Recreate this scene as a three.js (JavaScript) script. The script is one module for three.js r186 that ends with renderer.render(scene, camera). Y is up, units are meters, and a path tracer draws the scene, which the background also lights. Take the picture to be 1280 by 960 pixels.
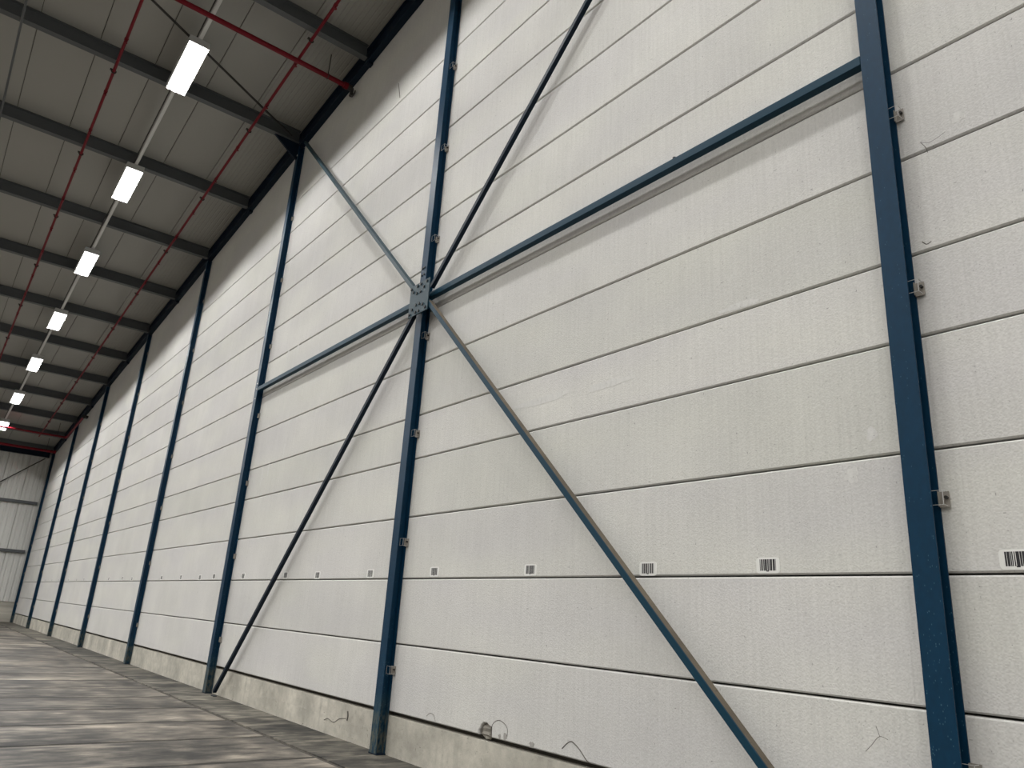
import * as THREE from 'three';
import { mergeGeometries } from 'three/addons/utils/BufferGeometryUtils.js';
import { RoundedBoxGeometry } from 'three/addons/geometries/RoundedBoxGeometry.js';
import { RectAreaLightUniformsLib } from 'three/addons/lights/RectAreaLightUniformsLib.js';

// ------------------------------------------------------------------ camera, sky, light, exposure
const scene = new THREE.Scene();
const camera = new THREE.PerspectiveCamera(2 * Math.atan(480 / 926.68) * 180 / Math.PI, 1280 / 960, 0.05, 200);
{
  const yaw = 0.653843, pitch = 0.310278, roll = 0.0638294;
  const f = new THREE.Vector3(Math.sin(yaw) * Math.cos(pitch), Math.sin(pitch), -Math.cos(yaw) * Math.cos(pitch));
  const r0 = new THREE.Vector3(Math.cos(yaw), 0, Math.sin(yaw)), u0 = new THREE.Vector3().crossVectors(r0, f);
  const r = r0.clone().multiplyScalar(Math.cos(roll)).addScaledVector(u0, Math.sin(roll));
  const u = u0.clone().multiplyScalar(Math.cos(roll)).addScaledVector(r0, -Math.sin(roll));
  camera.matrixAutoUpdate = true;
  camera.position.set(0, 1.6, 0);
  camera.quaternion.setFromRotationMatrix(new THREE.Matrix4().makeBasis(r, u, f.clone().negate()));
  camera.updateMatrixWorld(true);
}
scene.background = new THREE.Color(0x000000);
const renderer = new THREE.WebGLRenderer({ antialias: true });
renderer.toneMapping = THREE.LinearToneMapping;
renderer.toneMappingExposure = 1.0;
renderer.shadowMap.enabled = true;
RectAreaLightUniformsLib.init();
const LAMP_RADIANCE = 570;                   // of the emitting face of every luminaire
const LAMP_COLOR = new THREE.Color().setRGB(1.0, 0.988, 0.968);

// ------------------------------------------------------------------ helpers
const SLOPE = 0.0905, ANG = Math.atan(SLOPE);
const ceilY = (z) => 13.70 + SLOPE * z;     // underside of the roof deck: it falls away from the camera
const rafterBottom = (z) => 13.31 + SLOPE * z;
const purlinBottom = (z) => 13.37 + SLOPE * z;
const WALL = 5.0, FRONT = 4.87;             // inner face of the panel wall, room side of the columns
const BAY = 6.55, colZ = (k) => -2.085 - BAY * k;
let seed = 7;
const rnd = () => { seed = (seed + 0x6d2b79f5) | 0; let t = Math.imul(seed ^ (seed >>> 15), 1 | seed); t = (t + Math.imul(t ^ (t >>> 7), 61 | t)) ^ t; return ((t ^ (t >>> 14)) >>> 0) / 4294967296; };
const taken = {};
function numbered(n) { const k = taken[n] = (taken[n] ?? -1) + 1; return k ? n + '_' + String(k).padStart(3, '0') : n; }
function shade(o) { o.castShadow = true; o.receiveShadow = true; return o; }
function struct(name, geo, mat) {
  const o = geo ? shade(new THREE.Mesh(geo, mat)) : new THREE.Group();
  o.name = name; o.userData.kind = 'structure'; scene.add(o); return o;
}
function thing(name, label, category, pos = [0, 0, 0], group) {
  const o = new THREE.Group(); o.name = numbered(name); o.position.set(...pos);
  o.userData = { label, category, kind: 'thing' }; if (group) o.userData.group = group;
  scene.add(o); return o;
}
function part(name, geo, mat, parent) { const o = shade(new THREE.Mesh(geo, mat)); o.name = numbered(name); parent.add(o); return o; }
function box(w, h, d, x = 0, y = 0, z = 0) { return new THREE.BoxGeometry(w, h, d).translate(x, y, z); }
function between(a, b) {                    // matrix that takes +z of unit stock to the way from a to b, x staying level
  const d = new THREE.Vector3().subVectors(b, a), m = new THREE.Matrix4(), z = d.clone().normalize();
  let x = new THREE.Vector3(1, 0, 0).addScaledVector(z, -z.x);
  if (x.length() < 0.1) x = new THREE.Vector3(0, 0, -1).addScaledVector(z, z.z);
  x.normalize();
  return m.makeBasis(x, new THREE.Vector3().crossVectors(z, x), z).setPosition(a);
}
function rod(a, b, r, seg = 10) { const l = a.distanceTo(b); return new THREE.CylinderGeometry(r, r, l, seg).rotateX(Math.PI / 2).translate(0, 0, l / 2).applyMatrix4(between(a, b)); }
const V = (x, y, z) => new THREE.Vector3(x, y, z);
function iShape(w, d, tf, tw) {             // flange width along x, depth along y, centred
  const s = new THREE.Shape(), a = w / 2, b = d / 2, t = tw / 2;
  s.moveTo(-a, -b); s.lineTo(a, -b); s.lineTo(a, -b + tf); s.lineTo(t, -b + tf); s.lineTo(t, b - tf); s.lineTo(a, b - tf);
  s.lineTo(a, b); s.lineTo(-a, b); s.lineTo(-a, b - tf); s.lineTo(-t, b - tf); s.lineTo(-t, -b + tf); s.lineTo(-a, -b + tf); s.closePath();
  return s;
}
function tubeShape(w, h, c) { const a = w / 2, b = h / 2, s = new THREE.Shape(); s.moveTo(-a + c, -b); s.lineTo(a - c, -b); s.lineTo(a, -b + c); s.lineTo(a, b - c); s.lineTo(a - c, b); s.lineTo(-a + c, b); s.lineTo(-a, b - c); s.lineTo(-a, -b + c); s.closePath(); return s; }
const stock = (shape, l) => new THREE.ExtrudeGeometry(shape, { depth: l, bevelEnabled: false });

// ------------------------------------------------------------------ procedural textures
function lattice(n, m) { const a = new Float32Array(n * m); for (let i = 0; i < a.length; i++) a[i] = rnd(); return (u, v) => {
  u = ((u % 1) + 1) % 1 * n; v = ((v % 1) + 1) % 1 * m;
  const i = Math.floor(u) % n, j = Math.floor(v) % m, p = u - Math.floor(u), q = v - Math.floor(v), i1 = (i + 1) % n, j1 = (j + 1) % m;
  const s = p * p * (3 - 2 * p), t = q * q * (3 - 2 * q);
  return (a[i + j * n] * (1 - s) + a[i1 + j * n] * s) * (1 - t) + (a[i + j1 * n] * (1 - s) + a[i1 + j1 * n] * s) * t; }; }
function fbm(n, m, oct) { const l = []; for (let o = 0; o < oct; o++) l.push(lattice(n << o, m << o)); return (u, v) => { let s = 0, w = 0, a = 1; for (const f of l) { s += a * f(u, v); w += a; a *= 0.5; } return s / w; }; }
function dataTex(size, srgb, fn, h = size) {
  const d = new Uint8Array(size * h * 4);
  for (let j = 0; j < h; j++) for (let i = 0; i < size; i++) {
    const c = fn((i + 0.5) / size, (j + 0.5) / h), o = (j * size + i) * 4;
    for (let k = 0; k < 3; k++) d[o + k] = Math.max(0, Math.min(255, Math.round(c[k] * 255)));
    d[o + 3] = c[3] === undefined ? 255 : Math.round(c[3] * 255);
  }
  const t = new THREE.DataTexture(d, size, h, THREE.RGBAFormat);
  t.wrapS = t.wrapT = THREE.RepeatWrapping; t.magFilter = THREE.LinearFilter; t.minFilter = THREE.LinearMipmapLinearFilter; t.generateMipmaps = true;
  if (srgb) t.colorSpace = THREE.SRGBColorSpace;
  t.needsUpdate = true; return t;
}
const tiled = (t, m) => { t.repeat.set(1 / m, 1 / m); return t; };

// panel faces: u runs along the wall, v up it; 4 m a tile
const blotch = fbm(5, 5, 4), combs = lattice(340, 9), combs2 = lattice(170, 4), grain = lattice(512, 512), pits = lattice(300, 300), smear = fbm(2, 6, 3);
const wallMap = tiled(dataTex(1024, true, (u, v) => {
  const b = blotch(u, v) - 0.5, l = combs(u, v) - 0.5, s = smear(u, v) - 0.5, g = grain(u, v) - 0.5, p = Math.max(0, pits(u, v) - 0.95) * 7;
  const k = 0.93 + 0.07 * b + 0.028 * l + 0.04 * s + 0.05 * g - p;
  return [k, k * (1 + 0.006 * s), k * (1 - 0.03 * (s + 0.3 * b))];
}), 4);
const wallBump = tiled(dataTex(1024, false, (u, v) => { const k = 0.5 + 0.36 * (combs(u, v) - 0.5) + 0.14 * (combs2(u, v) - 0.5) + 0.4 * (grain(u, v) - 0.5); return [k, k, k]; }), 4);
// plinth concrete: 3 m a tile
const fm = fbm(40, 70, 4), pb = fbm(6, 6, 5), pstreak = fbm(26, 3, 3), pspots = lattice(120, 120);
const plinthMap = tiled(dataTex(1024, true, (u, v) => {
  const a = pb(u, v), s = pstreak(u, v), dirt = Math.max(0, s - 0.60) * 0.9 * Math.max(0, a - 0.3), p = Math.max(0, pspots(u, v) - 0.93) * 4;
  const k = 0.85 + 0.30 * (a - 0.5) + 0.14 * (fm(u, v * 0.6) - 0.5) - dirt - p + 0.06 * (grain(u, v) - 0.5);
  return [k, k * 0.985, k * 0.95];
}), 3);
// floor concrete: u along x, v along z; 8 m a tile
const fx = fbm(16, 160, 3), fb = fbm(5, 7, 5), fs = fbm(3, 22, 4), fs2 = fbm(5, 50, 3), ft = fbm(14, 4, 3), fp = fbm(12, 12, 3);
const floorMap = tiled(dataTex(2048, true, (u, v) => {
  const a = fb(u, v) - 0.5, s = fs(u, v) - 0.5, s2 = fs2(u, v) - 0.5, t = ft(u, v) - 0.5, w = Math.max(0, fp(u, v) + 0.7 * s - 0.58) * 1.2;
  const k = 0.56 + 0.34 * a + 0.2 * s + 0.06 * s2 + 0.26 * t + 0.42 * (fm(u, v) - 0.5) + 0.16 * (fx(u, v) - 0.5) + 0.5 * w + 0.05 * (grain(u, v) - 0.5);
  const q = 0.5 + (k - 0.56) * 1.45; return [q, q * 0.97, q * 0.915];
}), 8);
const floorRough = tiled(dataTex(1024, false, (u, v) => { const k = 0.62 - 0.4 * (fb(u, v) - 0.5) - 0.35 * (fs(u, v) - 0.5); return [k, k, k]; }), 8);
// steel paint: u across, v up to 14 m; chips and rubbed paint towards the foot
const wear = lattice(40, 2048), wear2 = fbm(6, 300, 3), wear3 = lattice(24, 420);
function paintTex(foot) {
  return dataTex(128, true, (u, v) => {
    const y = v * 14, low = Math.max(0, 1 - y / 2.6), base = 0.94 + 0.12 * (wear2(u, v) - 0.5);
    const chip = wear(Math.floor(u * 40) / 40, v - 0.5 / 2048) > 1 - 0.003 - 0.03 * low && wear3(u, v) > 0.5 - 0.2 * low ? 1 : 0;
    const rub = foot * Math.max(0, Math.min(1, (0.75 - y) * 2.5)) * Math.min(1, Math.max(0, wear2(u, v) * 2.2 - 0.45));
    let c = [0.05 * base, 0.205 * base, 0.305 * base];
    const mix = (d, t) => { c = c.map((x, i) => x * (1 - t) + d[i] * t); };
    mix([0.40, 0.50, 0.53], chip * 0.7); mix([0.38, 0.37, 0.33], rub * 0.85);
    return c;
  }, 2048);
}
const paintMap = paintTex(1);
paintMap.repeat.set(1 / 0.16, 1 / 14);

// ------------------------------------------------------------------ materials
const std = (o) => new THREE.MeshStandardMaterial(o);
const paint = (o) => new THREE.MeshPhysicalMaterial({ specularIntensity: 0.32, ...o });
const hue = (r, g, b) => new THREE.Color().setRGB(r, g, b);
const panelTints = [[0.69, 0.682, 0.658], [0.683, 0.676, 0.65], [0.697, 0.688, 0.666], [0.678, 0.672, 0.645]];
const panelMats = panelTints.map((c) => std({ color: hue(...c), map: wallMap, bumpMap: wallBump, bumpScale: 0.0035, roughness: 0.92 }));
const dullPanel = std({ color: hue(0.66, 0.657, 0.62), map: wallMap, bumpMap: wallBump, bumpScale: 0.0035, roughness: 0.92 });
const jointMat = std({ color: hue(0.065, 0.058, 0.048), roughness: 0.95 });
const plinthMats = [[0.66, 0.65, 0.61], [0.63, 0.622, 0.585]].map((c) => std({ color: hue(...c), map: plinthMap, bumpMap: plinthMap, bumpScale: 0.004, roughness: 0.9 }));
const slabMats = [[0.46, 0.43, 0.395], [0.41, 0.383, 0.352], [0.49, 0.458, 0.422], [0.435, 0.405, 0.37]].map((c) => std({ color: hue(...c), map: floorMap, roughnessMap: floorRough, roughness: 0.85, bumpMap: floorMap, bumpScale: 0.002 }));
const kerbMats = [[0.30, 0.295, 0.27], [0.33, 0.32, 0.29]].map((c) => std({ color: hue(...c), map: floorMap, roughness: 0.8 }));
const stripMat = std({ color: hue(0.13, 0.122, 0.11), map: floorMap, roughness: 0.85 });
const ceilMat = std({ color: hue(0.295, 0.289, 0.265), roughness: 0.6 });
const ceilRibMat = std({ color: hue(0.295, 0.288, 0.262), roughness: 0.6 });
const plainWall = std({ color: hue(0.55, 0.54, 0.51), roughness: 0.9 });
const claddingMat = std({ color: hue(0.60, 0.60, 0.575), roughness: 0.5 });
const blueWorn = paint({ map: paintMap, roughness: 0.42 });
const blue = paint({ color: hue(0.006, 0.037, 0.064), roughness: 0.5 });
const blueGrey = paint({ color: hue(0.023, 0.050, 0.066), roughness: 0.45 });
const darkBlue = paint({ color: hue(0.005, 0.013, 0.026), roughness: 0.5 });
const purlinMat = std({ color: hue(0.075, 0.082, 0.087), roughness: 0.5 });
const red = paint({ color: hue(0.15, 0.006, 0.013), roughness: 0.45 });
const iron = std({ color: hue(0.03, 0.028, 0.026), roughness: 0.6, metalness: 0.3 });
const galv = std({ color: hue(0.27, 0.25, 0.22), roughness: 0.55 });
const bright = std({ color: hue(0.5, 0.5, 0.49), roughness: 0.4 });
const railMat = std({ color: hue(0.6, 0.6, 0.585), roughness: 0.45 });
const housingMat = std({ color: hue(0.45, 0.45, 0.44), roughness: 0.5 });
const lampMat = std({ color: hue(0.8, 0.8, 0.8), emissive: LAMP_COLOR, emissiveIntensity: 3, roughness: 0.6 });
const dustMat = std({ color: hue(0.17, 0.145, 0.115), roughness: 1, map: plinthMap });
const boltMat = std({ color: hue(0.012, 0.016, 0.02), roughness: 0.6 });
const crackMat = std({ color: hue(0.10, 0.09, 0.08), roughness: 1 });
const rubbleMat = std({ color: hue(0.36, 0.35, 0.33), roughness: 1, map: plinthMap });

// ------------------------------------------------------------------ the hall: floor, panel wall, roof, far wall, other walls
const Z_FAR = -48.5, Z_NEAR = 14, X_LEFT = -18;
{ // floor: a dark bed with the slabs let in, joints open between them
  const floor = struct('floor', box(WALL - X_LEFT + 1.2, 0.3, Z_NEAR - Z_FAR + 1.2, (WALL + X_LEFT) / 2, -0.165, (Z_NEAR + Z_FAR) / 2), jointMat);
  const slab = (x0, x1, z0, z1, mat, name) => {
    const g = new RoundedBoxGeometry(x1 - x0, 0.06, Math.abs(z1 - z0), 1, 0.006);
    const p = g.attributes.position, n = g.attributes.normal, uv = g.attributes.uv, ox = rnd() * 8, oz = rnd() * 8;
    for (let i = 0; i < p.count; i++) uv.setXY(i, p.getX(i) + ox, p.getZ(i) + oz);
    const m = part(name, g, mat, floor); m.position.set((x0 + x1) / 2, -0.03, (z0 + z1) / 2); return m;
  };
  const cuts = [];
  for (let z = Z_NEAR; z > -7; z -= 1.47) cuts.push(z);
  for (const z of [-8.65, -10.18, -11.66, -13.12, -14.6, -16.05, -17.5]) cuts.push(z);
  for (let z = -18.96; z > Z_FAR + 0.7; z -= 1.46) cuts.push(z);
  cuts.push(Z_FAR);
  for (let i = 0; i + 1 < cuts.length; i++) slab(X_LEFT, 4.14, cuts[i + 1] + 0.045, cuts[i] - 0.045, slabMats[Math.floor(rnd() * 4)], 'floor_slab');
  for (let i = 1; i + 1 < cuts.length; i++) { const m = slab(X_LEFT, 4.14, cuts[i] - 0.042, cuts[i] + 0.042, stripMat, 'joint_strip'); m.position.y -= 0.003; }
  for (let k = -2; k < 7; k++) for (let h = 0; h < 2; h++) {
    const z1 = k === -2 && h === 0 ? Z_NEAR : colZ(k) - h * BAY / 2, z0 = k === 6 && h ? Z_FAR : colZ(k) - (h + 1) * BAY / 2;
    slab(4.215, WALL + 0.1, z0 + 0.006, z1 - 0.006, kerbMats[(k + h + 4) % 2], 'edge_slab');
  }
}
const J = [0.475, 1.255, 2.043, 2.828, 3.608, 4.22, 4.995, 5.775, 6.535, 7.30, 8.09, 8.885, 9.665, 10.45];
const wallRight = struct('wall_right', (() => {          // the dark backing that shows in the joints
  const s = new THREE.Shape(); s.moveTo(-Z_NEAR, -0.3); s.lineTo(-Z_FAR + 0.3, -0.3); s.lineTo(-Z_FAR + 0.3, ceilY(Z_FAR - 0.3)); s.lineTo(-Z_NEAR, ceilY(Z_NEAR)); s.closePath();
  return new THREE.ExtrudeGeometry(s, { depth: 0.2, bevelEnabled: false }).rotateY(Math.PI / 2).translate(WALL + 0.10, 0, 0);
})(), jointMat);
const panels = {};
{
  const chamfer = 0.011, gap = 0.007;
  const panel = (pts, mat) => {
    const s = new THREE.Shape(pts.map((p) => new THREE.Vector2(-p[0], p[1])));
    const g = new THREE.ExtrudeGeometry(s, { depth: 0.1 - 2 * chamfer, bevelEnabled: true, bevelSegments: 1, bevelSize: chamfer, bevelThickness: chamfer, bevelOffset: -chamfer }).rotateY(Math.PI / 2).translate(WALL + chamfer, 0, 0);
    const uv = g.attributes.uv, ou = rnd() * 4, ov = rnd() * 4;
    for (let i = 0; i < uv.count; i++) uv.setXY(i, uv.getX(i) + ou, uv.getY(i) + ov);
    return part('wall_panel', g, mat, wallRight);
  };
  const tops = [13, 13, 13, 12, 11, 10, 10, 9];        // where the tall panel under the roof starts, bay by bay
  for (let b = -1; b < 7; b++) {
    const zr = b < 0 ? Math.min(Z_NEAR, colZ(b)) : colZ(b), zl = colZ(b + 1), top = tops[b + 1];
    for (let i = 0; i < top; i++) {
      const y0 = J[i] + gap, y1 = J[i + 1] - gap;
      let pts = [[zr - 0.003, y0], [zr - 0.003, y1], [zl + 0.003, y1], [zl + 0.003, y0]];
      if (b === 0 && i === 0) pts = [...pts, [-6.72, y0], [-6.715, 0.52], [-6.69, 0.545], [-6.675, 0.575], [-6.64, 0.60], [-6.59, 0.605], [-6.55, 0.585], [-6.50, 0.575], [-6.497, y0]];   // a bite out of the lower edge
      const dull = (b === 1 && i === 4) || (b === 0 && (i === 5 || i === 3)) || (b === 2 && i === 4);
      panels[b + '_' + i] = panel(pts, dull ? dullPanel : panelMats[Math.floor(rnd() * 4)]);
    }
    panel([[zr - 0.003, J[top] + gap], [zr - 0.003, ceilY(zr) - 0.01], [zl + 0.003, ceilY(zl) - 0.01], [zl + 0.003, J[top] + gap]], panelMats[Math.floor(rnd() * 4)]);
    const L = zr - zl - 0.006, g = box(0.1, 0.434, L, WALL + 0.052, 0.217, (zr + zl) / 2), uv = g.attributes.uv, off = rnd() * 3;   // plinth under the panels
    for (let i = 0; i < uv.count; i++) uv.setXY(i, uv.getX(i) * L + off, uv.getY(i) * 0.434 + off);
    part('plinth', g, plinthMats[(b + 1) % 2], wallRight);
  }
  // the near end of the wall, behind the camera
  part('wall_panel', box(0.1, 13, Z_NEAR - colZ(-1), WALL + 0.05, 6.7, (Z_NEAR + colZ(-1)) / 2), panelMats[0], wallRight);
  // breaks, cracks and scratches in the panels
  const rub = new THREE.IcosahedronGeometry(1, 2), p = rub.attributes.position;
  for (let i = 0; i < p.count; i++) { const k = 0.78 + 0.4 * Math.abs(Math.sin(p.getX(i) * 7.1 + p.getY(i) * 5.3) * Math.cos(p.getZ(i) * 6.7)); p.setXYZ(i, p.getX(i) * k * 0.035, p.getY(i) * k * 0.075, p.getZ(i) * k * 0.12); }
  rub.computeVertexNormals();
  part('broken_edge', rub.translate(WALL + 0.05, 0.525, -6.61), rubbleMat, wallRight);
  const line = (pts, r, name = 'crack', mat = crackMat) => part(name, new THREE.TubeGeometry(new THREE.CatmullRomCurve3(pts.map((q) => V(WALL, q[1], q[0]))), pts.length * 5, r, 4), mat, wallRight);
  line([[-6.495, 0.49], [-6.49, 0.60], [-6.4, 0.655], [-6.30, 0.64], [-6.245, 0.60], [-6.24, 0.53]], 0.0035);
  line([[-5.44, 0.545], [-5.37, 0.60], [-5.32, 0.62], [-5.22, 0.575], [-5.12, 0.50], [-5.07, 0.482]], 0.005);
  line([[-7.72, 0.53], [-7.66, 0.565], [-7.58, 0.56], [-7.53, 0.50]], 0.003);
  line([[-1.93, 4.30], [-1.90, 4.27], [-1.87, 4.28]], 0.003, 'scratch');
  line([[-1.86, 5.08], [-1.83, 5.02], [-1.82, 4.97]], 0.002, 'scratch'); line([[-1.86, 5.08], [-1.81, 5.05], [-1.74, 5.06], [-1.69, 5.08]], 0.0012, 'scratch');
  line([[-2.62, 0.96], [-2.58, 1.0], [-2.52, 1.06], [-2.47, 1.05]], 0.0015, 'scratch'); line([[-2.52, 1.06], [-2.54, 1.12]], 0.0015, 'scratch');
  line([[-10.55, 10.95], [-10.42, 10.55]], 0.008, 'scratch');
  line([[-9.62, 0.24], [-9.61, 0.30], [-9.63, 0.35]], 0.012); line([[-10.3, 0.16], [-10.2, 0.19], [-10.0, 0.17], [-9.85, 0.23], [-9.66, 0.26]], 0.004);
  // repair mortar and scuffs: thin pale patches on the face
  const patchMat = (r, g, b) => std({ color: hue(r, g, b), map: wallMap, roughness: 1 });
  const pale = patchMat(0.73, 0.725, 0.705), grey = patchMat(0.40, 0.385, 0.36), ochre = patchMat(0.655, 0.65, 0.605);
  const patch = (z, y, w, h, mat, name = 'repair_patch') => {
    const n = 22, p1 = rnd() * 6, p2 = rnd() * 6, pts = [];
    for (let i = 0; i < n; i++) { const a = i / n * Math.PI * 2, k = 0.78 + 0.12 * Math.sin(3 * a + p1) + 0.10 * Math.sin(7 * a + p2) + 0.08 * rnd(); pts.push(new THREE.Vector2(Math.cos(a) * k * w / 2, Math.sin(a) * k * h / 2)); }
    const m = part(name, new THREE.ExtrudeGeometry(new THREE.Shape(pts), { depth: 0.001, bevelEnabled: false }), mat, wallRight); m.rotation.y = -Math.PI / 2; m.position.set(WALL - 0.0005, y, z);
  };
  patch(-3.43, 4.275, 0.5, 0.07, pale); patch(-6.0, 3.93, 1.3, 0.10, pale); patch(-4.95, 3.9, 0.8, 0.09, pale);
  patch(-2.40, 2.99, 0.09, 0.12, pale); patch(-2.57, 2.72, 0.13, 0.13, pale); patch(-1.6, 5.15, 0.1, 0.1, pale); patch(-14.35, 4.02, 0.07, 0.45, pale); patch(-14.05, 4.12, 0.06, 0.4, pale); patch(-13.4, 4.4, 0.07, 0.3, pale); patch(-14.0, 6.4, 0.1, 0.5, pale); patch(-13.5, 6.5, 0.08, 0.4, pale);
  patch(-6.27, 0.525, 0.07, 0.08, grey, 'dirt_mark'); patch(-6.36, 0.515, 0.05, 0.05, grey, 'dirt_mark'); patch(-5.86, 0.515, 0.09, 0.06, grey, 'dirt_mark');
}
{ // roof deck: slanting panels with open joints, the one at the wall ribbed
  const len = (Z_NEAR - Z_FAR + 0.6) / Math.cos(ANG), y0 = ceilY(Z_FAR - 0.3);
  const lay = (o) => { o.rotation.x = -ANG; o.position.set(0, y0, Z_FAR - 0.3); return o; };
  const ceiling = struct('ceiling', box(WALL - X_LEFT + 0.8, 0.12, len, (WALL + X_LEFT) / 2 + 0.1, 0.10, len / 2), jointMat); lay(ceiling);
  const flat = (x0, x1) => {
    const s = new THREE.Shape(); s.moveTo(x0, 0); s.lineTo(x0 + 0.008, -0.006 + 0.006); s.lineTo(x0 + 0.008, 0); s.lineTo(x1 - 0.008, 0); s.lineTo(x1, 0.01); s.lineTo(x1, 0.038); s.lineTo(x0, 0.038); s.closePath();
    return s;
  };
  const ribbed = (x0, x1) => {
    const s = new THREE.Shape(); s.moveTo(x0, 0.038); s.lineTo(x0, 0);
    for (let x = x0 + 0.05; x < x1 - 0.06; x += 0.1) { s.lineTo(x, 0); s.lineTo(x + 0.008, 0.009); s.lineTo(x + 0.026, 0.009); s.lineTo(x + 0.034, 0); }
    s.lineTo(x1, 0); s.lineTo(x1, 0.038); s.closePath(); return s;
  };
  const xs = []; for (let x = 3.70; x > X_LEFT - 1; x -= 1.05) xs.push(x);
  for (let i = 0; i < xs.length; i++) { const x1 = i ? xs[i - 1] : 5.1; part('roof_panel', stock((i ? flat : ribbed)(xs[i] + 0.006, x1 - 0.006), len), i ? ceilMat : ceilRibMat, ceiling); }
}
{ // far wall: concrete foot, then three tiers of upright ribbed sheets
  const far = struct('wall_far', (() => { const s = new THREE.Shape(); s.moveTo(X_LEFT - 0.2, -0.3); s.lineTo(WALL + 0.3, -0.3); s.lineTo(WALL + 0.3, ceilY(Z_FAR)); s.lineTo(X_LEFT - 0.2, ceilY(Z_FAR)); s.closePath();
    return new THREE.ExtrudeGeometry(s, { depth: 0.2, bevelEnabled: false }).translate(0, 0, Z_FAR - 0.3); })(), plainWall);
  part('plinth', box(WALL - X_LEFT, 1.0, 0.12, (WALL + X_LEFT) / 2, 0.5, Z_FAR - 0.03), plinthMats[1], far);
  const sheet = (x0, x1, y0, y1) => {
    const s = new THREE.Shape(); s.moveTo(x0, -0.06); s.lineTo(x0, 0);
    const n = Math.max(1, Math.round((x1 - x0) / 0.25)), w = (x1 - x0) / n;
    for (let k = 0; k < n; k++) { const x = x0 + k * w; s.lineTo(x + w * 0.55, 0); s.lineTo(x + w * 0.62, -0.05); s.lineTo(x + w * 0.91, -0.05); s.lineTo(x + w * 0.98, 0); }
    s.lineTo(x1, -0.06); s.closePath();
    return stock(s, y1 - y0).rotateX(Math.PI / 2).translate(0, y1, 0);
  };
  const tiers = [[1.03, 3.6], [3.62, 6.2], [6.22, 9.25]];
  for (const [y0, y1] of tiers) for (let x = WALL - 0.02; x > X_LEFT + 0.5; x -= 1.02) {
    const m = part('cladding_sheet', sheet(Math.max(X_LEFT, x - 1.0), x, y0, y1), claddingMat, far); m.position.z = Z_FAR - 0.02;
  }
}
{
  const h = 16;
  struct('wall_left', box(0.3, h, Z_NEAR - Z_FAR + 1, X_LEFT - 0.15, h / 2 - 0.4, (Z_NEAR + Z_FAR) / 2), plainWall);
  struct('wall_near', box(WALL - X_LEFT + 0.8, h, 0.3, (WALL + X_LEFT) / 2, h / 2 - 0.4, Z_NEAR + 0.2), plainWall);
}

// ------------------------------------------------------------------ steel frame on the panel wall
const colShape = iShape(0.16, 0.126, 0.011, 0.009);       // flanges face the room and the wall
function clip(parent, y, near) {                                // fixing that ties a panel to the column
  const g = part('panel_clip', mergeGeometries([box(0.006, 0.095, 0.06, 0.0, 0, 0.03), box(0.03, 0.095, 0.006, -0.014, 0, 0.003), box(0.008, 0.018, 0.06, -0.006, -0.045, 0.03)]), galv, parent);
  g.position.set(0.058, y, 0.08);
  if (!near) return;
  const s = 0.003, w = 0.075, h = 0.09;
  part('clip_loop', mergeGeometries([box(s, s, w, -0.062, h / 2, -0.022), box(s, s, w, -0.062, -h / 2, -0.022), box(s, h, s, -0.062, 0, -0.022 - w / 2), box(0.06, s, s, -0.032, -h / 2, 0.02), box(0.06, s, s, -0.032, h / 2, 0.02), box(s, h, s, -0.062, 0, 0.02)]).translate(-0.012, 0, 0.03), bright, g);
  part('bolt', new THREE.CylinderGeometry(0.011, 0.011, 0.024, 6).rotateZ(Math.PI / 2).translate(-0.014, 0.008, 0.045), iron, g);
}
const colLabels = [
  'wide blue steel column nearest the camera, chipped paint low down',
  'blue steel column that carries the bolted plate where the braces cross',
  'blue steel column one beyond the bolted-plate column, triangular haunch at its head',
  'slim blue column two beyond the bolted-plate column, first without any brace',
  'dark blue column three beyond the bolted-plate column',
  'dark blue column four beyond the bolted-plate column',
  'dark blue column next to last before the far corner',
  'dark blue corner column where panel wall meets the ribbed far wall'];
const clipY = [0.95, 2.50, 3.95, 5.37, 6.91, 8.48, 10.02, 11.6];
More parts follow.
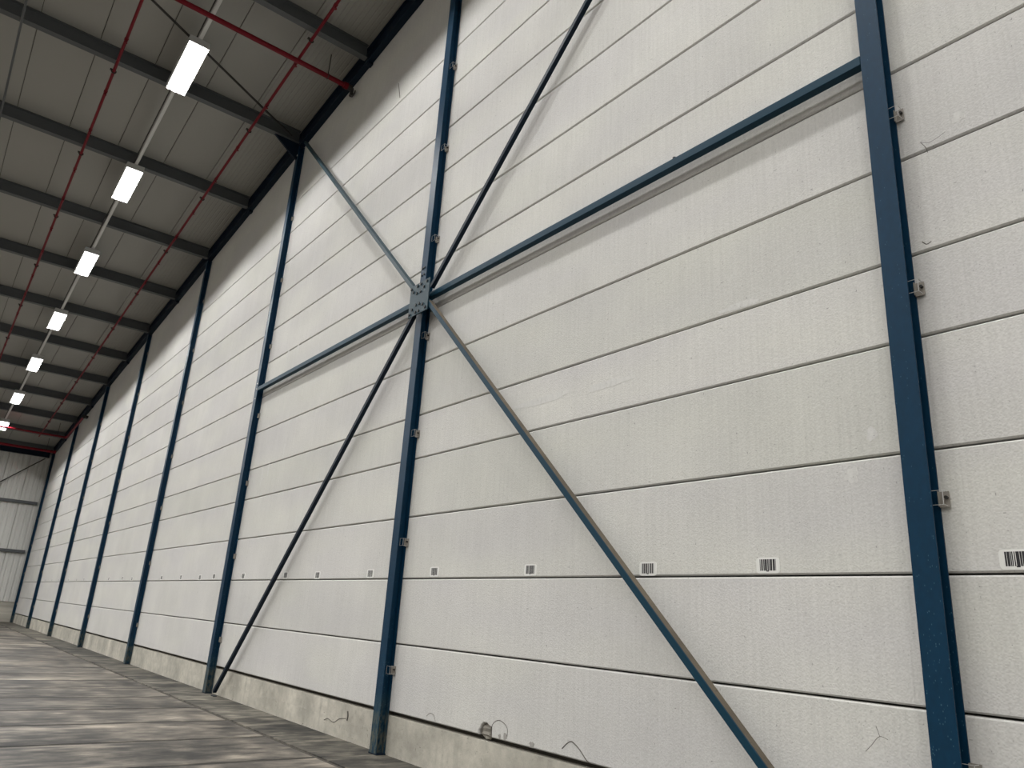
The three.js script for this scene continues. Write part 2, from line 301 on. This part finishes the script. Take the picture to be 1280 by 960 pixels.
for (let k = 0; k < 8; k++) {
  const z = colZ(k), t = thing('steel_column', colLabels[k], 'column', [FRONT + 0.063, 0, z]), h = rafterBottom(z - 0.08) - 0.006;
  const g = stock(colShape, h - 0.014).rotateZ(-Math.PI / 2).rotateX(-Math.PI / 2).translate(0, 0.014, 0);   // depth along x, flange width along z
  { const p = g.attributes.position, uv = g.attributes.uv; for (let i = 0; i < uv.count; i++) uv.setXY(i, p.getZ(i) + 0.08 + p.getX(i) * 0.7 + 0.37 * k, p.getY(i) + 0.02 * k); }
  part('shaft', g, blueWorn, t);
  part('base_plate', box(0.126, 0.014, 0.2, 0, 0.007, 0), darkBlue, t);
  for (const y of clipY) if (y < rafterBottom(z) - 0.5) clip(t, y, k < 2);
  if (k === 2) {
    const s = new THREE.Shape(), yb = purlinBottom(z) - 0.008; s.moveTo(FRONT - 0.002, yb); s.lineTo(4.28, yb); s.lineTo(4.78, yb - 0.38); s.lineTo(FRONT - 0.002, yb - 0.42); s.closePath();
    part('haunch_plate', new THREE.ExtrudeGeometry(s, { depth: 0.05, bevelEnabled: false }).translate(-FRONT - 0.063, 0, -0.025), darkBlue, t);
    for (const y of [6.05, 5.93, 5.72]) part('bolt', new THREE.CylinderGeometry(0.014, 0.014, 0.014, 6).rotateZ(Math.PI / 2).translate(-0.07, y, 0.045), bright, t);
    part('bolt', new THREE.CylinderGeometry(0.02, 0.02, 0.014, 6).rotateZ(Math.PI / 2).translate(-0.07, h - 0.25, 0.03), bright, t);
  }
  if (k === 1) for (const [y, dz] of [[6.436, -0.037], [6.44, 0.011], [6.324, -0.041], [6.327, 0.019]]) part('bolt', new THREE.CylinderGeometry(0.017, 0.017, 0.012, 6).rotateZ(Math.PI / 2).translate(-0.069, y, dz), boltMat, t);
  if (k > 2) part('bolt', new THREE.CylinderGeometry(0.03, 0.03, 0.014, 6).rotateZ(Math.PI / 2).translate(-0.07, h - 0.3, 0.0), bright, t);
}
// rails between the three nearest columns
for (const [k, label] of [[0, 'long blue horizontal rail from the bolted plate to the nearest column'], [1, 'blue horizontal rail on the far side of the bolted plate']]) {
  const z0 = colZ(k + 1) + 0.083, z1 = colZ(k) - 0.083, t = thing('wall_rail', label, 'rail', [FRONT + 0.041, 5.932, (z0 + z1) / 2]);
  part('tube', new RoundedBoxGeometry(0.08, 0.085, z1 - z0, 2, 0.006), blue, t);
  if (k === 0) part('bolt', new THREE.CylinderGeometry(0.018, 0.018, 0.03, 8).translate(-0.01, 0.055, 1.33), boltMat, t);
}
// the four braces, square tubes fanning out from the plate
const braces = [   // two run on the room side of the flanges, the other two between them and the wall
  ['blue diagonal brace from the bolted plate down to the nearest column foot', [4.20, -8.33], [-1.5, -2.54], blue, 4.823, 0.076],
  ['dark thin diagonal brace from the bolted plate up beside the nearest column', [4.46, -8.40], [10.15, -2.30], darkBlue, 4.895, 0.062],
  ['grey-blue diagonal brace rising from the bolted plate to the haunched column head', [4.50, -8.74], [10.10, -14.58], blueGrey, 4.823, 0.076],
  ['dark thin diagonal brace from the bolted plate down to the haunched column foot', [4.17, -8.80], [-1.52, -14.66], darkBlue, 4.895, 0.062]];
for (const [label, a, b, mat, x, depth] of braces) {
  const p = V(x, a[0] + 1.6, a[1]), q = V(x, b[0] + 1.6, b[1]), t = thing('diagonal_brace', label, 'brace', p.toArray()), l = p.distanceTo(q);
  const m = between(p, q).setPosition(0, 0, 0);
  part('tube', stock(tubeShape(depth, 0.064, 0.004), l).applyMatrix4(m), mat, t);
  if (mat === blue) part('dust_layer', stock(tubeShape(depth - 0.008, 0.003, 0.001), l - 0.1).translate(0, 0.0335, 0.05).applyMatrix4(m), dustMat, t);
  if (b[0] < 0) part('foot_plate', box(depth, 0.012, 0.16, 0, -p.y + 0.006, q.z - p.z), darkBlue, t);
}
{ // the plate where they cross
  const t = thing('gusset_plate', 'grey-blue bolted square plate at the crossing of braces and rails', 'plate', [4.775, 5.885, -8.515]);
  part('plate', new RoundedBoxGeometry(0.016, 0.49, 0.515, 2, 0.003), blueGrey, t);
  for (const [y, z] of [[.202, -.228], [.138, -.164], [.094, -.067], [.093, .031], [.205, -.066], [.21, .027], [.144, .116], [.205, .185], [-.095, .035], [-.092, -.061], [-.131, .126], [-.193, .195], [-.136, -.157], [-.204, -.058], [-.206, .032], [-.198, -.219]])
    part('bolt', new THREE.CylinderGeometry(0.021, 0.021, 0.013, 6).rotateZ(Math.PI / 2).translate(-0.0145, y, z), boltMat, t);
  part('spacer', mergeGeometries([box(0.085, 0.1, 0.1, 0.045, 0.07, -0.14), box(0.085, 0.1, 0.1, 0.045, -0.08, -0.14)]), darkBlue, t);
}
{ // rafter along the top of the wall
  const z0 = Z_FAR + 0.1, z1 = Z_NEAR - 0.2, t = thing('gable_rafter', 'dark blue sloping rafter along the top of the panel wall', 'rafter', [FRONT + 0.064, ceilY(z0) - 0.192, z0]);
  t.rotation.x = -ANG;
  part('beam', stock(iShape(0.125, 0.37, 0.014, 0.01), (z1 - z0) / Math.cos(ANG)), darkBlue, t);
  for (let k = 0; k < 7; k++) part('cleat', box(0.1, 0.05, 0.12, 0.01, -0.215, (colZ(k) - BAY / 2 - z0) / Math.cos(ANG)), darkBlue, t);
}
// purlins across the hall
{
  const g = (() => { const s = iShape(0.13, 0.33, 0.012, 0.01); return stock(s, 4.855 - X_LEFT - 0.02).rotateY(-Math.PI / 2).translate(0, 0, 0); })();
  const where = { 3: 'lowest-numbered' };
  const ord = ['first', 'second', 'third', 'fourth', 'fifth', 'sixth', 'seventh', 'eighth', 'ninth', 'tenth', 'eleventh', 'twelfth', 'thirteenth'];
  for (let i = -4; i <= 14; i++) {
    const z = colZ(0) - i * BAY / 2; if (z < Z_FAR + 0.3) continue;
    let label;
    if (i < 2) label = 'grey roof purlin above and behind the camera, near the ' + (i < 0 ? 'near end wall' : 'nearest column');
    else if (i === 2) label = 'grey roof purlin over the bolted-plate column';
    else if (i === 3) label = 'grey roof purlin just before the red cross main';
    else if (i === 4) label = 'grey roof purlin ending at the haunched column head';
    else label = 'grey roof purlin, ' + ord[i - 5] + ' beyond the one at the haunched column';
    const t = thing('roof_purlin', label, 'purlin', [4.855, ceilY(z) - 0.168, z], i < 2 ? 'purlins behind the camera' : undefined);
    t.rotation.x = -ANG;
    part('beam', g, purlinMat, t);
  }
}
{ // roof brace rods and the rod on the far wall
  const y = (z) => 13.402 + SLOPE * z;
  const a = V(4.62, y(-15.05), -15.05), b = V(-0.85, y(-12.13), -12.13), t = thing('brace_rod', 'thin black roof rod slanting past the nearest lamp to the haunched column', 'rod', a.toArray());
  part('bar', rod(V(0, 0, 0), b.clone().sub(a), 0.024), iron, t);
  const c = V(4.62, 8.70, Z_FAR + 0.15), d = V(-2.0, 2.72, Z_FAR + 0.15), u = thing('brace_rod', 'thin black rod slanting across the ribbed far wall', 'rod', c.toArray());
  part('bar', rod(V(0, 0, 0), d.clone().sub(c), 0.03), iron, u);
  const e = thing('eave_beam', 'dark eaves beam along the top of the ribbed far wall', 'beam', [(X_LEFT + 4.8) / 2, 8.92, Z_FAR + 0.14]);
  part('beam', stock(iShape(0.2, 0.3, 0.015, 0.012), 4.8 - X_LEFT).rotateY(Math.PI / 2).translate(-(4.8 - X_LEFT) / 2, 0, 0), darkBlue, e);
  for (const [yy, label] of [[6.21, 'upper grey sheeting rail on the ribbed far wall'], [3.61, 'lower grey sheeting rail on the ribbed far wall']]) {
    const r = thing('sheeting_rail', label, 'rail', [(X_LEFT + 4.8) / 2, yy, Z_FAR + 0.03]);
    part('channel', mergeGeometries([box(4.8 - X_LEFT, 0.16, 0.012, 0, 0, 0.06), box(4.8 - X_LEFT, 0.012, 0.12, 0, 0.074, 0.006), box(4.8 - X_LEFT, 0.012, 0.12, 0, -0.074, 0.006)]), purlinMat, r);
  }
}

// ------------------------------------------------------------------ sprinkler pipes and conduit
{
  const yp = (z) => purlinBottom(z) - 0.14;
  const branch = (x, label, r, z0, z1) => {
    const t = thing('sprinkler_pipe', label, 'pipe', [x, yp(z0), z0]), at = (z, dy = 0) => V(0, yp(z) - yp(z0) + dy, z - z0);
    part('tube', rod(at(z0), at(z1), r, 14), red, t);
    const clamp = mergeGeometries([new THREE.TorusGeometry(r + 0.012, 0.012, 6, 14), box(0.012, 0.075, 0.03, 0, 0.05, 0), box(0.05, 0.02, 0.05, -0.05, 0.02, 0)]);
    const head = mergeGeometries([new THREE.CylinderGeometry(0.012, 0.018, 0.05, 8).translate(0, -r - 0.02, 0), new THREE.CylinderGeometry(0.035, 0.035, 0.006, 10).translate(0, -r - 0.05, 0), new THREE.CylinderGeometry(r + 0.007, r + 0.007, 0.06, 12).rotateX(Math.PI / 2)]);
    for (let i = 0; i < 14; i++) {
      const zc = colZ(0) - i * BAY / 2 - 0.1; if (zc < z1 && zc > z0) { const m = part('pipe_clamp', clamp, iron, t); m.position.copy(at(zc)); }
      for (const f of [0.32, 0.78]) { const zh = zc + BAY / 2 * f; if (zh < z1 && zh > z0) { const h = part('sprinkler_head', head, red, t); h.position.copy(at(zh)); } }
    }
  };
  branch(0.92, 'red sprinkler pipe running beyond the lamp row, away from the wall', 0.03, -44.5, 9);
  branch(3.74, 'red sprinkler pipe running between the lamp row and the wall', 0.03, -44.5, 9);
  const main = (z, y, x1, r, label, stub) => {
    const t = thing('sprinkler_main', label, 'pipe', [0, y, z]);
    part('tube', rod(V(X_LEFT + 0.3, 0, 0), V(x1, 0, 0), r, 18), red, t);
    part('coupling', new THREE.CylinderGeometry(r + 0.02, r + 0.02, 0.09, 16).rotateZ(Math.PI / 2).translate(x1 - 0.03, 0, 0), red, t);
    for (const x of [4.37, 1.3, -2]) { const top = ceilY(z) - y - 0.01; part('hanger', mergeGeometries([rod(V(x, r, 0), V(x, top, 0), 0.010, 6), new THREE.TorusGeometry(r + 0.008, 0.008, 6, 14).rotateY(Math.PI / 2).translate(x, 0, 0)]), iron, t); }
    return t;
  };
  const m1 = main(-12.56, yp(-12.56) - 0.086, 4.80, 0.05, 'red cross main nearest the camera, ending in a dark fitting by the wall');
  part('end_fitting', mergeGeometries([new THREE.CylinderGeometry(0.065, 0.065, 0.10, 14).rotateZ(Math.PI / 2).translate(4.85, 0, 0), new THREE.SphereGeometry(0.05, 12, 8).translate(4.91, -0.02, 0), new THREE.CylinderGeometry(0.035, 0.045, 0.14, 10).translate(4.92, -0.11, 0.0), new THREE.TorusGeometry(0.07, 0.018, 8, 14, Math.PI).rotateZ(Math.PI).rotateY(Math.PI / 2).translate(4.93, -0.14, 0.09)]), iron, m1);
  const m2 = main(-43.0, 9.12, 4.76, 0.05, 'red cross main near the far corner that turns back along the wall');
  const bend = new THREE.CatmullRomCurve3([V(4.74, 0, 0), V(4.785, 0.005, 0.05), V(4.79, 0.06, 0.6), V(4.79, 0.35, 4.2)]);
  part('return_pipe', new THREE.TubeGeometry(bend, 30, 0.05, 12), red, m2);
  part('end_cap', mergeGeometries([new THREE.CylinderGeometry(0.085, 0.085, 0.1, 12).rotateX(Math.PI / 2).translate(4.79, 0.355, 4.25), box(0.12, 0.1, 0.3, 4.9, 0.36, 4.2)]), iron, m2);
  main(-46.2, 8.80, 4.80, 0.068, 'thick red pipe close to the ribbed far wall, below the eaves');
  const c = thing('cable_conduit', 'thin dark conduit under the roof, farthest from the wall', 'conduit', [-0.745, purlinBottom(-44) - 0.03, -44]);
  part('tube', rod(V(0, 0, 0), V(0, SLOPE * 54, 54), 0.022, 8), purlinMat, c);
}

// ------------------------------------------------------------------ lamp rows: a rail under the purlins with a luminaire at every 4.87 m
{
  const yr = (z) => purlinBottom(z) - 0.032, rows = [2.06, -3.4, -8.9, -14.4];
  const W = 0.38, L = 1.6, D = 0.147, H = D / 2;
  function makeLamp(label, pos, group) {
    const t = thing('strip_luminaire', label, 'light', pos, group); t.rotation.x = -ANG;
    part('housing', mergeGeometries([box(W, 0.014, L, 0, 0.05, 0), box(0.01, D, L, -W / 2, 0.05 - H, 0), box(0.01, D, L, W / 2, 0.05 - H, 0), box(W, D, 0.01, 0, 0.05 - H, -L / 2), box(W, D, 0.01, 0, 0.05 - H, L / 2)]), housingMat, t);
    for (let k = 0; k < 4; k++) part('tube', new THREE.CylinderGeometry(0.015, 0.015, L - 0.06, 8).rotateX(Math.PI / 2).translate((k - 1.5) * 0.085, 0.022, 0), lampMat, t);
    part('reflector', box(W - 0.03, 0.004, L - 0.03, 0, 0.038, 0), lampMat, t);
    const light = new THREE.RectAreaLight(LAMP_COLOR, LAMP_RADIANCE, 0.075, L - 0.1);
    light.rotation.x = -Math.PI / 2; light.position.y = -0.002; light.name = numbered('lamp_light'); t.add(light);
    return t;
  }
  const ord = ['first', 'second', 'third', 'fourth', 'fifth', 'sixth', 'seventh'];
  rows.forEach((x, r) => {
    const z0 = Z_FAR + 3, z1 = 12;
    const t = thing('lamp_rail', r ? 'pale lamp rail out in the hall, outside the picture' : 'pale grey lamp rail that the row of bright lamps hangs from', 'rail', [x, yr(z0), z0], r ? 'lamp rails farther into the hall' : undefined);
    part('rail', new RoundedBoxGeometry(0.07, 0.055, (z1 - z0) / Math.cos(ANG), 1, 0.006).translate(0, 0, (z1 - z0) / 2 / Math.cos(ANG)), railMat, t); t.rotation.x = -ANG;
    part('cable', rod(V(-0.065, 0.01, 0), V(-0.065, 0.01, (z1 - z0) / Math.cos(ANG)), 0.014, 6), iron, t);
    for (let k = -5; k <= 6; k++) {
      const z = -14.2 - 4.87 * k, seen = r === 0 && k >= 0;
      makeLamp(seen ? 'glowing strip lamp, ' + (k === 0 ? 'largest and nearest in the visible row' : ord[k] + ' of the visible row counting from the nearest') : r === 0 ? 'glowing strip lamp of the wall-side row, above and behind the camera' : 'glowing strip lamp of a row farther into the hall',
        [x, yr(z) - 0.09, z], seen ? undefined : r === 0 ? 'wall-side lamps behind the camera' : 'lamps of the rows out of the picture');
    }
  });
}

// ------------------------------------------------------------------ barcode stickers along the second panel joint
{
  const variants = [0, 1, 2].map(() => {
    const c = document.createElement('canvas'); c.width = 256; c.height = 128; const g = c.getContext('2d');
    g.fillStyle = '#dededa'; g.fillRect(0, 0, 256, 128); g.fillStyle = '#15151a';
    for (let x = 40; x < 214;) { const w = 8 + Math.floor(rnd() * 4) * 5; g.fillRect(x, 15, Math.min(w, 216 - x), 92); x += w + 3 + Math.floor(rnd() * 3) * 2; }
    g.fillRect(112, 106, 26, 8);
    const t = new THREE.CanvasTexture(c); t.colorSpace = THREE.SRGBColorSpace; return std({ map: t, roughness: 0.45 });
  });
  const s = new THREE.Shape(), w = 0.098, h = 0.058, r = 0.028;
  s.moveTo(-w + r, -h); s.lineTo(w - r, -h); s.quadraticCurveTo(w, -h, w, -h + r); s.lineTo(w, h - r); s.quadraticCurveTo(w, h, w - r, h); s.lineTo(-w + r, h); s.quadraticCurveTo(-w, h, -w, h - r); s.lineTo(-w, -h + r); s.quadraticCurveTo(-w, -h, -w + r, -h);
  const geo = new THREE.ExtrudeGeometry(s, { depth: 0.0015, bevelEnabled: false, curveSegments: 5 });
  { const p = geo.attributes.position, uv = geo.attributes.uv; for (let i = 0; i < uv.count; i++) uv.setXY(i, p.getX(i) / (2 * w) + 0.5, p.getY(i) / (2 * h) + 0.5); }
  const bays = [
    ['to the right of the nearest column', [-1.622]],
    ['between the nearest and the bolted-plate column', [-3.259, -4.431, -6.016, -7.83]],
    ['between the bolted-plate and the haunched column', [-9.449, -11.159, -12.424, -14.468]],
    ['in the bay just beyond the haunched column', [-16.2, -17.148, -18.599, -20.277]],
    ['in the second bay beyond the haunched column', [-22.2, -23.395, -24.593, -26.481]],
    ['in the third bay beyond the haunched column', [-29.0, -30.619, -32.05, -33.786]],
    ['in the fourth bay beyond the haunched column', [-36.2, -38.0, -39.9]],
    ['in the last bay before the far wall', [-43.6, -45.6]]];
  const ord = ['first', 'second', 'third', 'last'];
  let n = 0;
  for (const [place, zs] of bays) zs.forEach((z, i) => {
    const t = thing('barcode_sticker', 'white barcode sticker ' + place + (zs.length > 1 ? ', ' + (i === zs.length - 1 ? 'last' : ord[i]) + ' going away' : ''), 'sticker', [WALL - 0.0002, 2.115 + 0.008 * Math.sin(z * 3), z], 'barcode stickers on the panels');
    t.rotation.y = -Math.PI / 2;
    part('label', geo, variants[n++ % 3], t);
  });
}
scene.updateMatrixWorld(true);
renderer.render(scene, camera);
